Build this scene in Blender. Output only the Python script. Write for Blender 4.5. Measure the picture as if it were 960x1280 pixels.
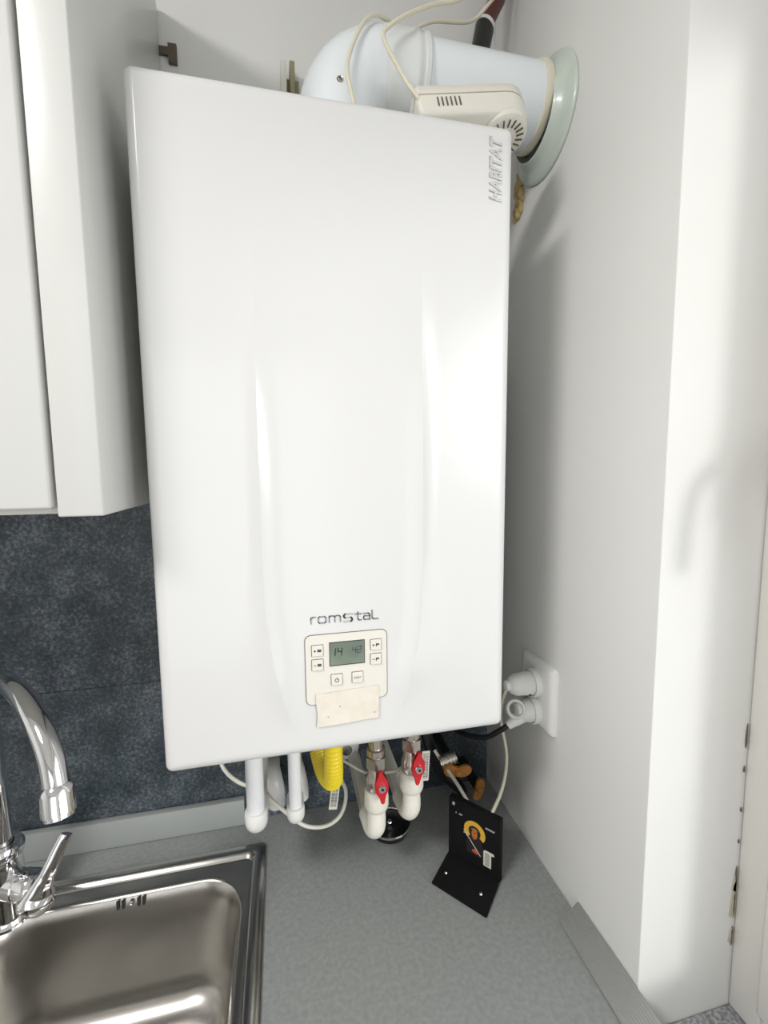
import bpy, bmesh, math, random
from mathutils import Vector, Matrix
from math import sin, cos, pi, radians as R
for o in list(bpy.data.objects): bpy.data.objects.remove(o)
SC = bpy.context.scene
COL = SC.collection
V = Vector
# ------------------------------------------------------------------ camera
YAW, PITCH, ROLL, FPX = .2222, -.1017, -.0093, 564.1
cd = bpy.data.cameras.new('camera'); cam = bpy.data.objects.new('camera', cd); COL.objects.link(cam)
fwd = V((sin(YAW)*cos(PITCH), cos(YAW)*cos(PITCH), sin(PITCH)))
r0 = V((cos(YAW), -sin(YAW), 0)); u0 = r0.cross(fwd)
rt = r0*cos(ROLL)+u0*sin(ROLL); upv = -r0*sin(ROLL)+u0*cos(ROLL)
cam.matrix_world = Matrix(((rt.x, upv.x, -fwd.x, .1336), (rt.y, upv.y, -fwd.y, -.799), (rt.z, upv.z, -fwd.z, .6298), (0, 0, 0, 1)))
cd.sensor_fit = 'VERTICAL'; cd.sensor_height = 24; cd.lens = 24*FPX/1280; cd.clip_start = .02
SC.camera = cam
# ------------------------------------------------------------------ sky, sun, exposure
w = bpy.data.worlds.new('sky'); SC.world = w; w.use_nodes = True
bg = w.node_tree.nodes['Background']; bg.inputs[0].default_value = (.97, .985, 1, 1); bg.inputs[1].default_value = 1.5
sd = bpy.data.lights.new('hazy_sun', 'SUN'); sd.energy = 1.1; sd.angle = R(14); sd.color = (1, .98, .95)
so = bpy.data.objects.new('hazy_sun', sd); COL.objects.link(so)
so.rotation_euler = V((-.50, .83, -.12)).to_track_quat('-Z', 'Y').to_euler()
def lamp_area(name, loc, d, sx, sy, e, col=(1, 1, 1), portal=False):
    l = bpy.data.lights.new(name, 'AREA'); l.shape = 'RECTANGLE'; l.size = sx; l.size_y = sy; l.energy = e; l.color = col
    o = bpy.data.objects.new(name, l); COL.objects.link(o); o.location = loc
    o.rotation_euler = V(d).to_track_quat('-Z', 'Y').to_euler()
    if portal: l.cycles.is_portal = True
    return o
lamp_area('window_portal', (.78, -1.1, .63), (-1, 0, 0), 1.35, 1.3, 1, portal=True)
lamp_area('balcony_portal', (-.3, -3.28, .25), (0, 1, 0), 1.8, 2.3, 1, portal=True)
ceil_l = lamp_area('ceiling_lamp_light', (-.8, -1.08, 1.62), (0, 0, -1), .5, .5, 21.5, (1, .985, .96))
ceil_l.data.shape = 'DISK'
SC.view_settings.view_transform = 'Standard'; SC.view_settings.look = 'None'
SC.view_settings.gamma = 1; SC.view_settings.exposure = 0.12
# ------------------------------------------------------------------ materials
def mat(name, col, rough=.5, metal=0, bump=None, col2=None, nscale=40, spec=.5, coat=0, contrast=(.35, .65), detail=4, emit=None, aniso=None, trans=0):
    m = bpy.data.materials.new(name); m.use_nodes = True; nt = m.node_tree; b = nt.nodes['Principled BSDF']
    b.inputs['Base Color'].default_value = (*col, 1); b.inputs['Roughness'].default_value = rough; b.inputs['Metallic'].default_value = metal
    b.inputs['Specular IOR Level'].default_value = spec; b.inputs['Coat Weight'].default_value = coat
    b.inputs['Transmission Weight'].default_value = trans
    tc = nt.nodes.new('ShaderNodeTexCoord')
    if col2 is not None:
        n = nt.nodes.new('ShaderNodeTexNoise'); n.inputs['Scale'].default_value = nscale; n.inputs['Detail'].default_value = detail
        r = nt.nodes.new('ShaderNodeValToRGB'); r.color_ramp.elements[0].position = contrast[0]; r.color_ramp.elements[1].position = contrast[1]
        r.color_ramp.elements[0].color = (*col, 1); r.color_ramp.elements[1].color = (*col2, 1)
        nt.links.new(tc.outputs['Object'], n.inputs['Vector']); nt.links.new(n.outputs['Fac'], r.inputs[0]); nt.links.new(r.outputs[0], b.inputs['Base Color'])
    if bump:
        n = nt.nodes.new('ShaderNodeTexNoise'); n.inputs['Scale'].default_value = bump[0]; n.inputs['Detail'].default_value = 4
        bp = nt.nodes.new('ShaderNodeBump'); bp.inputs['Strength'].default_value = bump[1]; bp.inputs['Distance'].default_value = bump[2] if len(bump) > 2 else .002
        if aniso:
            mp = nt.nodes.new('ShaderNodeMapping'); mp.inputs['Scale'].default_value = aniso
            nt.links.new(tc.outputs['Object'], mp.inputs[0]); nt.links.new(mp.outputs[0], n.inputs['Vector'])
        else: nt.links.new(tc.outputs['Object'], n.inputs['Vector'])
        nt.links.new(n.outputs['Fac'], bp.inputs['Height']); nt.links.new(bp.outputs[0], b.inputs['Normal'])
    if emit:
        b.inputs['Emission Color'].default_value = (*emit[0], 1); b.inputs['Emission Strength'].default_value = emit[1]
    return m
M = {}
M['plaster'] = mat('white_plaster', (.765, .765, .745), .8, bump=(9, .25, .004), col2=(.79, .79, .775), nscale=3)
M['ceiling'] = mat('ceiling_paint', (.8, .79, .77), .9)
M['floor'] = mat('floor_tile', (.42, .38, .33), .4, col2=(.5, .46, .4), nscale=6)
M['boiler'] = mat('boiler_enamel', (.695, .695, .693), .22, coat=.3)
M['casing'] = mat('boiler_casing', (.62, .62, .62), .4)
M['cabinet'] = mat('cabinet_laminate', (.69, .69, .67), .32, coat=.15)
M['cab_edge'] = mat('cabinet_edge', (.72, .71, .66), .4)
M['counter'] = mat('grey_laminate', (.26, .275, .27), .45, bump=(300, .1, .0005), col2=(.31, .325, .32), nscale=160)
M['alu'] = mat('brushed_aluminium', (.6, .61, .61), .38, metal=.75)
M['steel'] = mat('brushed_steel', (.56, .54, .51), .26, metal=1, bump=(60, .10, .0006), aniso=(40, .6, 1))
M['steel_rim'] = mat('polished_steel', (.58, .57, .54), .2, metal=1)
M['chrome'] = mat('chrome', (.82, .82, .84), .05, metal=1)
M['pvc'] = mat('white_pvc', (.82, .82, .8), .3)
M['pipe'] = mat('white_pipe', (.8, .81, .83), .28)
M['pprwhite'] = mat('off_white_fitting', (.78, .76, .68), .35)
M['flue'] = mat('flue_enamel', (.82, .87, .90), .22, coat=.2)
M['fluecollar'] = mat('flue_grey_collar', (.74, .76, .76), .3, coat=.2)
M['rosette'] = mat('rosette_rubber', (.55, .62, .56), .3, col2=(.63, .69, .63), nscale=18, coat=.2)
M['cream'] = mat('cream_plastic', (.78, .76, .68), .4)
M['cable'] = mat('cream_cable', (.74, .70, .56), .45)
M['dark'] = mat('dark_slot', (.02, .02, .018), .7)
M['brownslot'] = mat('vent_slot', (.12, .10, .07), .7)
M['panel'] = mat('panel_plastic', (.74, .71, .65), .4)
M['groove'] = mat('panel_groove', (.16, .15, .14), .6)
M['lcd'] = mat('lcd_glass', (.145, .185, .145), .2, col2=(.22, .27, .21), nscale=25)
M['lcdframe'] = mat('lcd_frame', (.03, .03, .04), .3)
M['ink'] = mat('dark_ink', (.03, .03, .035), .5)
M['inkgrey'] = mat('grey_ink', (.12, .12, .13), .5)
M['tape'] = mat('paper_tape', (.72, .66, .57), .6, col2=(.76, .71, .63), nscale=90)
M['silver'] = mat('silver_letter', (.32, .33, .36), .25, metal=.9)
M['silverlight'] = mat('light_silver_letter', (.62, .62, .62), .22, metal=.85)
M['embossed'] = mat('embossed_letter', (.70, .70, .70), .2, metal=.35)
M['yellow'] = mat('yellow_hose', (.85, .66, .015), .3, coat=.3)
M['red'] = mat('red_enamel', (.55, .01, .02), .3, coat=.4)
M['nickel'] = mat('nickel', (.62, .58, .52), .25, metal=1)
M['brass'] = mat('orange_brass', (.62, .28, .07), .4, metal=.25, col2=(.5, .2, .05), nscale=60)
M['black'] = mat('black_plastic', (.012, .012, .013), .35)
M['blackmatte'] = mat('black_board', (.006, .006, .007), .75, spec=.2)
M['maroon'] = mat('maroon_pipe', (.10, .02, .015), .35)
M['gold'] = mat('painted_gold', (.75, .42, .04), .5)
M['skin'] = mat('painted_ochre', (.55, .16, .03), .5)
M['redpaint'] = mat('painted_red_brown', (.5, .1, .03), .5)
M['robe'] = mat('painted_dark_robe', (.012, .010, .012), .8)
M['white'] = mat('white_paint', (.75, .74, .68), .5)
M['foam'] = mat('aged_foam', (.42, .27, .08), .9, col2=(.62, .5, .25), nscale=60, bump=(120, .8, .004))
M['olive'] = mat('olive_plastic', (.30, .29, .17), .5)
M['window'] = mat('white_window_pvc', (.76, .74, .70), .35)
M['granite'] = mat('grey_granite', (.20, .21, .22), .35, col2=(.42, .43, .44), nscale=220, contrast=(.42, .6))
M['putty'] = mat('peeling_putty', (.5, .47, .36), .9)
M['crack'] = mat('crack', (.14, .12, .10), .9)
M['tag'] = mat('paper_tag', (.72, .70, .62), .6)
M['shadedplastic'] = mat('shaded_white_plastic', (.5, .5, .5), .35)  # white plastic with its shade mixed into the grey
# backsplash: mottled blue grey laminate
def backsplash_mat():
    m = bpy.data.materials.new('slate_laminate'); m.use_nodes = True; nt = m.node_tree; b = nt.nodes['Principled BSDF']
    b.inputs['Roughness'].default_value = .38
    tc = nt.nodes.new('ShaderNodeTexCoord')
    def noise(s, d, rgh=.6):
        n = nt.nodes.new('ShaderNodeTexNoise'); n.inputs['Scale'].default_value = s; n.inputs['Detail'].default_value = d; n.inputs['Roughness'].default_value = rgh
        nt.links.new(tc.outputs['Object'], n.inputs['Vector']); return n
    a, c, e = noise(16, 8, .65), noise(190, 5, .75), noise(60, 4, .6)
    mx = nt.nodes.new('ShaderNodeMix'); mx.inputs[0].default_value = .6
    nt.links.new(a.outputs['Fac'], mx.inputs[2]); nt.links.new(c.outputs['Fac'], mx.inputs[3])
    r = nt.nodes.new('ShaderNodeValToRGB'); el = r.color_ramp.elements
    el[0].position = .40; el[0].color = (.014, .022, .028, 1); el[1].position = .63; el[1].color = (.19, .205, .225, 1)
    k = el.new(.51); k.color = (.050, .064, .076, 1)
    nt.links.new(mx.outputs[0], r.inputs[0])
    r2 = nt.nodes.new('ShaderNodeValToRGB'); r2.color_ramp.elements[0].position = .4; r2.color_ramp.elements[1].position = .62
    r2.color_ramp.elements[0].color = (.9, 1, .98, 1); r2.color_ramp.elements[1].color = (1.05, 1, 1.08, 1)
    nt.links.new(e.outputs['Fac'], r2.inputs[0])
    ml = nt.nodes.new('ShaderNodeMix'); ml.data_type = 'RGBA'; ml.blend_type = 'MULTIPLY'; ml.inputs[0].default_value = 1
    nt.links.new(r.outputs[0], ml.inputs[6]); nt.links.new(r2.outputs[0], ml.inputs[7]); nt.links.new(ml.outputs[2], b.inputs['Base Color'])
    bp = nt.nodes.new('ShaderNodeBump'); bp.inputs['Strength'].default_value = .25; bp.inputs['Distance'].default_value = .0008
    nt.links.new(c.outputs['Fac'], bp.inputs['Height']); nt.links.new(bp.outputs[0], b.inputs['Normal'])
    return m
M['slate'] = backsplash_mat()
# ------------------------------------------------------------------ helpers
def link(name, me, m, parent=None, smooth=None):
    o = bpy.data.objects.new(name, me); COL.objects.link(o)
    if m: me.materials.append(M[m] if isinstance(m, str) else m)
    if parent is not None:
        o.parent = parent; o.matrix_parent_inverse = Matrix.Translation(parent.location).inverted()
    return o
def obj(name, bm, m, parent=None, smooth=False, angle=35):
    bmesh.ops.recalc_face_normals(bm, faces=bm.faces[:])
    me = bpy.data.meshes.new(name); bm.to_mesh(me); bm.free()
    if smooth:
        for p in me.polygons: p.use_smooth = True
        me.set_sharp_from_angle(angle=R(angle))
    return link(name, me, m, parent)
def thing(name, label, cat, loc, group=None):
    o = bpy.data.objects.new(name, None); COL.objects.link(o); o.location = loc; o.empty_display_size = .02
    o['label'] = label; o['category'] = cat
    if group: o['group'] = group
    return o
def tag(o, label, cat, group=None):
    o['label'] = label; o['category'] = cat
    if group: o['group'] = group
    return o
def struct(o): o['kind'] = 'structure'; return o
def bx(bm, lo, hi, bev=0, seg=2, mtx=None):
    vs = [bm.verts.new((x, y, z)) for x in (lo[0], hi[0]) for y in (lo[1], hi[1]) for z in (lo[2], hi[2])]
    fs = [bm.faces.new([vs[i] for i in f]) for f in ((0, 1, 3, 2), (4, 6, 7, 5), (0, 4, 5, 1), (2, 3, 7, 6), (0, 2, 6, 4), (1, 5, 7, 3))]
    if bev:
        es = list({e for f in fs for e in f.edges})
        r = bmesh.ops.bevel(bm, geom=es, offset=bev, segments=seg, affect='EDGES', profile=.5)
        vs = list({v for v in r['verts']} | {v for v in vs if v.is_valid})
    if mtx: bmesh.ops.transform(bm, matrix=mtx, verts=[v for v in vs if v.is_valid])
    return bm
def box(name, lo, hi, m, parent=None, bev=0, seg=2):
    bm = bmesh.new(); bx(bm, lo, hi, bev, seg); return obj(name, bm, m, parent, smooth=bev > 0, angle=50)
def frames(pts):
    T = [(pts[min(i+1, len(pts)-1)]-pts[max(i-1, 0)]).normalized() for i in range(len(pts))]
    n = T[0].orthogonal().normalized(); out = []
    for t in T:
        n = (n-t*n.dot(t)).normalized(); out.append((t, n, t.cross(n)))
    return out
def catmull(P, k=8):
    P = [V(p) for p in P]; Q = [P[0]*2-P[1]]+P+[P[-1]*2-P[-2]]; out = []
    for i in range(1, len(Q)-2):
        a, b, c, d = Q[i-1:i+3]
        for j in range(k):
            t = j/k; out.append(.5*((2*b)+(c-a)*t+(2*a-5*b+4*c-d)*t*t+(3*b-a-3*c+d)*t**3))
    out.append(P[-1]); return out
def tube(bm, pts, rad, seg=14, caps=True, sx=1.0):
    pts = [V(p) for p in pts]; rad = rad if isinstance(rad, (list, tuple)) else [rad]*len(pts)
    rings = []
    for p, r, (t, n, b) in zip(pts, rad, frames(pts)):
        rings.append([bm.verts.new(p+n*(r*cos(2*pi*k/seg)*sx)+b*(r*sin(2*pi*k/seg))) for k in range(seg)])
    for a, c in zip(rings, rings[1:]):
        for k in range(seg): bm.faces.new((a[k], a[(k+1) % seg], c[(k+1) % seg], c[k]))
    if caps: bm.faces.new(rings[0]); bm.faces.new(rings[-1])
    return bm
def ctube(name, P, r, m, parent=None, seg=12, k=8):
    bm = bmesh.new(); tube(bm, catmull(P, k), r, seg); return obj(name, bm, m, parent, smooth=True, angle=60)
def lathe(bm, prof, org, axis, seg=32, closed_ends=False, ref=None):
    """prof: (radius, height along axis)"""
    ax = V(axis).normalized(); n = (V(ref) if ref else ax.orthogonal()).normalized(); b = ax.cross(n); org = V(org); rings = []
    for r, h in prof:
        if r < 1e-6: rings.append([bm.verts.new(org+ax*h)])
        else: rings.append([bm.verts.new(org+ax*h+n*(r*cos(2*pi*k/seg))+b*(r*sin(2*pi*k/seg))) for k in range(seg)])
    for a, c in zip(rings, rings[1:]):
        if len(a) == 1 and len(c) == 1: continue
        for k in range(seg):
            k2 = (k+1) % seg
            if len(a) == 1: bm.faces.new((a[0], c[k2], c[k]))
            elif len(c) == 1: bm.faces.new((a[k], a[k2], c[0]))
            else: bm.faces.new((a[k], a[k2], c[k2], c[k]))
    if closed_ends:
        for rg in (rings[0], rings[-1]):
            if len(rg) > 2: bm.faces.new(rg)
    return bm
def turned(name, prof, org, axis, m, parent=None, seg=32, ref=None, angle=40):
    bm = bmesh.new(); lathe(bm, prof, org, axis, seg, ref=ref); return obj(name, bm, m, parent, smooth=True, angle=angle)
def rrect(x0, x1, z0, z1, r, n=6):
    out = []
    for cx, cz, a0 in ((x1-r, z1-r, 0), (x0+r, z1-r, 90), (x0+r, z0+r, 180), (x1-r, z0+r, 270)):
        for k in range(n+1):
            a = R(a0+90*k/n); out.append((cx+r*cos(a), cz+r*sin(a)))
    return out
def prism(bm, poly, mtx, d0, d1):
    """poly in local xy, extruded along local z from d0 to d1, placed by mtx"""
    a = [bm.verts.new(mtx @ V((x, y, d0))) for x, y in poly]; b = [bm.verts.new(mtx @ V((x, y, d1))) for x, y in poly]
    n = len(poly); bm.faces.new(a); bm.faces.new(b)
    for i in range(n): bm.faces.new((a[i], a[(i+1) % n], b[(i+1) % n], b[i]))
    return bm
# frame for flat marks on the boiler's front: local x=+x, local y=+z, local z=-y (towards the room)
def fr(y): return Matrix(((1, 0, 0, 0), (0, 0, -1, y), (0, 1, 0, 0), (0, 0, 0, 1)))
def text_mesh(name, body, size, extrude, bevel, mtx, m, parent, fit=None, shear=0, offset=0):
    c = bpy.data.curves.new(name, 'FONT'); c.body = body; c.size = size; c.extrude = extrude; c.bevel_depth = bevel; c.shear = shear; c.offset = offset
    c.align_x = 'LEFT'
    t = bpy.data.objects.new(name+'_tmp', c); COL.objects.link(t)
    bpy.context.view_layer.update()
    me = bpy.data.meshes.new_from_object(t.evaluated_get(bpy.context.evaluated_depsgraph_get())); me.name = name
    bpy.data.objects.remove(t)
    xs = [v.co.x for v in me.vertices]; ys = [v.co.y for v in me.vertices]
    x0, x1, y0, y1 = min(xs), max(xs), min(ys), max(ys)
    sx, sy = fit[0]/(x1-x0), fit[1]/(y1-y0)
    for v in me.vertices: v.co = mtx @ V(((v.co.x-x0)*sx, (v.co.y-y0)*sy, v.co.z))
    me.materials.clear(); return link(name, me, m, parent)

# ================================================================== SETTING
XR = .519                                                  # face of the right-hand wall
YC = -.409                                                 # far side of the window reveal
struct(box('floor', (-2.3, -3.4, -.95), (1.1, .15, -.9), 'floor'))
struct(box('ceiling', (-2.3, -3.4, 1.7), (1.1, .15, 1.75), 'ceiling'))
struct(box('wall_back', (-2.3, 0, -.9), (1.1, .15, 1.7), 'plaster'))
struct(box('wall_left', (-2.4, -3.4, -.9), (-2.3, .15, 1.7), 'plaster'))
bm = bmesh.new()                                           # right wall: pier, parapet below and lintel above the window, far pier
bx(bm, (XR, YC, -.9), (.85, 0, 1.7), .003)
bx(bm, (XR, -1.75, -.9), (.85, YC, -.075)); bx(bm, (XR, -1.75, 1.32), (.85, YC, 1.7)); bx(bm, (XR, -3.4, -.9), (.85, -1.75, 1.7))
struct(obj('wall_right', bm, 'plaster', smooth=True, angle=30))
bm = bmesh.new()                                           # wall behind the camera with a balcony door opening
bx(bm, (-2.3, -3.4, -.9), (-1.2, -3.25, 1.7)); bx(bm, (.6, -3.4, -.9), (XR+.2, -3.25, 1.7)); bx(bm, (-1.2, -3.4, 1.4), (.6, -3.25, 1.7))
struct(obj('wall_front', bm, 'plaster'))
cl_ = thing('ceiling_lamp', 'round white ceiling lamp behind the camera', 'lamp', (-.8, -1.08, 1.7))
turned('lamp_base', [(.0, 0), (.17, 0), (.18, -.012), (.18, -.03), (.17, -.034)], (-.8, -1.08, 1.6995), (0, 0, 1), 'pvc', cl_, 40)
turned('diffuser', [(.17, -.034), (.165, -.05), (.12, -.066), (0, -.072)], (-.8, -1.08, 1.6995), (0, 0, 1), mat('lamp_glass', (.9, .9, .88), .4, emit=((1, .97, .93), 3)), cl_, 40)
# backsplash: two laminate boards with a recessed joint
bs = struct(box('trim_1', (-2.0, -.004, .0), (.0, 0, .02), 'slate'))
b2 = box('backsplash_board', (-1.9, -.0105, 0), (XR, -.0042, .2745), 'slate', bs)
b3 = box('backsplash_board', (-1.9, -.0095, .2748), (XR, -.0042, .78), 'slate', bs)
# window sill slab
struct(box('trim_2', (XR-.004, -1.75, -.075), (.70, YC-.0005, -.037), 'granite', bev=.002))
# window: white frame, sash, glass, handle
wn = bpy.data.objects.new('window_1', None); COL.objects.link(wn); wn.location = (.68, -1.08, -.037); wn['kind'] = 'structure'
def rail(name, lo, hi, bev=.003): return box(name, lo, hi, 'window', wn, bev)
rail('frame_stile', (.652, -.447, -.036), (.72, -.4095, 1.32)); rail('frame_stile', (.652, -1.75, -.036), (.72, -1.705, 1.32))
rail('frame_rail', (.652, -1.705, -.036), (.72, -.447, .003)); rail('frame_rail', (.652, -1.705, 1.275), (.72, -.447, 1.32))
rail('sash_stile', (.640, -.505, .0045), (.70, -.4485, 1.2735), .004); rail('sash_stile', (.640, -1.7035, .0045), (.70, -1.64, 1.2735), .004)
rail('sash_rail', (.640, -1.64, .0045), (.70, -.505, .042), .004); rail('sash_rail', (.640, -1.64, 1.06), (.70, -.505, 1.2735), .004)  # unseen top rail made extra tall to keep sun off the boiler top
gm = bpy.data.materials.new('window_glass'); gm.use_nodes = True; gn = gm.node_tree; gn.nodes.clear()
go = gn.nodes.new('ShaderNodeOutputMaterial'); gx = gn.nodes.new('ShaderNodeMixShader'); gt = gn.nodes.new('ShaderNodeBsdfTransparent'); gg = gn.nodes.new('ShaderNodeBsdfGlossy')
gg.inputs['Roughness'].default_value = .02; gt.inputs[0].default_value = (.985, .99, .985, 1); gx.inputs[0].default_value = .05
gn.links.new(gt.outputs[0], gx.inputs[1]); gn.links.new(gg.outputs[0], gx.inputs[2]); gn.links.new(gx.outputs[0], go.inputs[0])
box('pane', (.668, -1.642, .040), (.672, -.503, 1.062), gm, wn)
hb = bmesh.new(); bx(hb, (.628, -.493, .58), (.6405, -.463, .66), .003)
tube(hb, catmull([(.635, -.478, .635), (.618, -.478, .633), (.598, -.478, .612), (.589, -.478, .575), (.587, -.478, .525)], 6), .009, 12)
obj('handle', hb, 'window', wn, True)
# peeling line where the plaster meets the frame
bm = bmesh.new(); random.seed(4)
for z0, h in ((.30, .03), (.27, .008), (.13, .02), (.105, .012), (.085, .03), (.06, .01), (.045, .02), (.22, .006), (.18, .005)):
    x = .6505; y = YC-.0012
    pts = [(x-.0012, z0), (x, z0+h*.2), (x-.0004, z0+h), (x-.0014, z0+h*.7), (x-.0019, z0+h*.3)]
    prism(bm, pts, fr(y+.0008), 0, .0012)
struct(obj('trim_3', bm, 'crack'))
bm = bmesh.new()
for z0, h, wd in ((.085, .05, .004), (.12, .02, .003), (.05, .02, .003)):
    prism(bm, [(.648-wd, z0), (.651, z0-.004), (.6515, z0+h), (.649-wd*.5, z0+h*.8)], fr(YC-.0003), 0, .001)
struct(obj('trim_4', bm, 'putty'))

# ================================================================== WORKTOP, STRIPS
SX0, SX1, SY0, SY1 = -.62, .0914, -.50, -.071               # sink outer rectangle
bm = bmesh.new()
bx(bm, (-1.9, -.62, -.038), (SX0+.02, 0-.011, 0)); bx(bm, (SX0+.02, -.62, -.038), (SX1-.008, SY0+.008, 0))
bx(bm, (SX0+.02, SY1-.008, -.038), (SX1-.008, -.011, 0)); bx(bm, (SX1-.008, -.62, -.038), (XR-.0008, -.011, 0))
for v in bm.verts:                                         # nothing of the worktop runs into the back boards
    if v.co.y > -.012: v.co.y = -.0112
wt = obj('worktop', bm, 'counter'); tag(wt, 'grey laminate worktop around the steel sink, running under the boiler', 'worktop')
# base cabinet carcass below (carries the worktop)
bc = thing('base_cabinet', 'base cabinet carrying the grey worktop and sink', 'cabinet', (-.7, -.3, -.9))
box('body', (-1.9, -.58, -.9), (SX0-.02, -.012, -.0385), 'cabinet', bc)
box('side_panel', (.12, -.58, -.9), (XR-.002, -.012, -.0385), 'cabinet', bc)
box('front_panel', (SX0-.02, -.598, -.9), (.12, -.582, -.0385), 'cabinet', bc)
# upstand strip at the wall
bm = bmesh.new(); bx(bm, (-1.2, -.024, 0.0006), (.0515, -.0112, .048), .0015)
tag(obj('upstand_strip', bm, mat('pale_grey_strip', (.34, .36, .355), .5), None, True), 'pale grey upstand strip along the slate wall behind the sink', 'trim')
# ribbed aluminium end strip by the window reveal
bm = bmesh.new(); n = 11; prof = []
for i in range(n*4+1):
    t = i/(n*4); prof.append((t, .0010*(1 if (i % 4) in (0, 1) else 0)))
ys = [-.3, -.62]
A0, A1 = V((.4886, -.3024, .0012)), V((.5175, -.3012, .0215)); B0, B1 = V((.4871, -.62, .0012)), V((.5175, -.62, .025))
top, bot = [], []
for (P0, P1) in ((A0, A1), (B0, B1)):
    top.append([bm.verts.new(P0.lerp(P1, t)+V((0, 0, .0012+h))) for t, h in prof]); bot.append([bm.verts.new(V((*P0.lerp(P1, t).xy, .0006))) for t, h in prof])
m_ = len(prof)
for i in range(m_-1):
    bm.faces.new((top[0][i], top[0][i+1], top[1][i+1], top[1][i])); bm.faces.new((bot[0][i], bot[1][i], bot[1][i+1], bot[0][i+1]))
    for e in (0, 1): bm.faces.new((top[e][i], bot[e][i], bot[e][i+1], top[e][i+1]))
for i in (0, m_-1): bm.faces.new((top[0][i], top[1][i], bot[1][i], bot[0][i]))
tag(obj('ribbed_strip', bm, 'alu'), 'ribbed aluminium strip lying on the worktop edge at the window reveal', 'trim')

# ================================================================== SINK
sk = thing('kitchen_sink', 'stainless steel sink let into the grey worktop below the faucet', 'sink', (-.2, -.3, 0))
def rr(x0, x1, y0, y1, r, z, n=10): return [V((x, y, z)) for x, y in rrect(x0, x1, y0, y1, r, n)]
def loft(bm, loops, cap=False):
    L = [[bm.verts.new(p) for p in l] for l in loops]; n = len(L[0])
    for a, c in zip(L, L[1:]):
        for k in range(n): bm.faces.new((a[k], a[(k+1) % n], c[(k+1) % n], c[k]))
    if cap: bm.faces.new(L[-1])
    return L
bm = bmesh.new()
loft(bm, [rr(SX0, SX1, SY0, SY1, .008, .0004), rr(SX0+.001, SX1-.001, SY0+.001, SY1-.001, .008, .003), rr(SX0+.003, SX1-.003, SY0+.003, SY1-.003, .008, .0042),
          rr(SX0+.015, SX1-.017, SY0+.015, SY1-.013, .010, .0040), rr(SX0+.018, SX1-.020, SY0+.018, SY1-.017, .011, .0030), rr(SX0+.022, SX1-.023, SY0+.022, SY1-.0215, .012, -.003)])
obj('rim', bm, 'steel_rim', sk, True, 60)
BX0, BX1, BY0, BY1 = -.292, .0560, -.47, -.1185
deck_z = -.0032
bm = bmesh.new()
# deck (flat) between rim and bowl, then the bowl itself
loops = [rr(SX0+.021, SX1-.0225, SY0+.021, SY1-.021, .012, deck_z), rr(BX0-.006, BX1+.006, BY0-.006, BY1+.006, .066, deck_z), rr(BX0-.002, BX1+.002, BY0-.002, BY1+.002, .064, deck_z-.0012)]
D, fl = .165, .038
def bowl_loop(t_in, z): return rr(BX0+t_in, BX1-t_in, BY0+t_in, BY1-t_in, .062-.1*t_in, z, 10)
loops.append(bowl_loop(0, deck_z-.004))
for t in (.15, .4, .7, 1.0): loops.append(bowl_loop(.003+.014*t, deck_z-.004-(D-fl)*t))
for k in range(1, 9):
    a = R(90*k/8); loops.append(bowl_loop(.017+fl*(1-cos(a)), deck_z-.004-(D-fl)-fl*sin(a)))
loops.append(rr(BX0+.12, BX1-.12, BY0+.13, BY1-.13, .03, deck_z-.004-D-.003))
loft(bm, loops, cap=True)
o = obj('bowl', bm, 'steel', sk, True, 40)
# overflow slots and screw on the back wall of the bowl
oy = BY1-.0035
for dx in (-.0185, -.0115, .0095, .0165):
    bm = bmesh.new(); prism(bm, rrect(-.103+dx-.0019, -.103+dx+.0019, -.0185, -.004, .0018, 4), fr(oy-.0004), 0, .0008); obj('overflow_slot', bm, 'dark', sk)
turned('overflow_screw', [(0, .003), (.002, .0026), (.0032, .001), (.0034, -.001)], (-.103, oy, -.0112), (0, -1, 0), 'chrome', sk, 16)
turned('drain', [(0, .002), (.02, .002), (.026, .0035), (.036, .003), (.038, 0)], (-.118, -.3, deck_z-.004-D-.003), (0, 0, 1), 'chrome', sk, 32)

# ================================================================== FAUCET
fa = thing('kitchen_faucet', 'chrome swan-neck mixer faucet at the left corner of the sink', 'faucet', (-.262, -.112, 0))
FX, FY = -.262, -.115
turned('base', [(.027, .0), (.027, .004), (.0235, .008), (.0225, .012), (.0225, .075), (.021, .086), (.0195, .094)], (FX, FY, -.003), (0, 0, 1), 'chrome', fa, 40)
turned('collar', [(.017, -.003), (.0235, 0), (.0245, .004), (.0245, .011), (.0215, .016), (.013, .0165)], (FX, FY, .095), (0, 0, 1), 'chrome', fa, 40)
bm = bmesh.new()
path = catmull([(FX, FY, .105), (FX, FY, .20), (FX, FY-.002, .29), (FX+.012, FY-.020, .340), (FX+.045, FY-.056, .371), (FX+.088, FY-.104, .379), (FX+.128, FY-.150, .364), (-.109, -.2935, .336), (-.0985, -.308, .306)], 10)
tube(bm, path, .0118, 24); obj('spout', bm, 'chrome', fa, True, 60)
d = V((.004, -.008, -.028)).normalized(); hd = path[-1]
turned('spray_head', [(.0118, -.005), (.0148, -.001), (.0152, .004), (.0156, .019), (.0154, .022), (.0135, .0225), (.0135, .026), (.012, .0265), (.011, .024), (0, .024)], hd, d, 'chrome', fa, 40)
ax = V((.86, -.48, .18)).normalized(); cb = V((FX+.012, FY-.006, .052))
turned('cartridge', [(.0195, -.006), (.0205, .0), (.0205, .020), (.0192, .0215), (.0192, .0245), (.021, .0262), (.021, .040), (.019, .046), (.012, .052), (0, .053)], cb, ax, 'chrome', fa, 36)
bm = bmesh.new()
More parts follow.
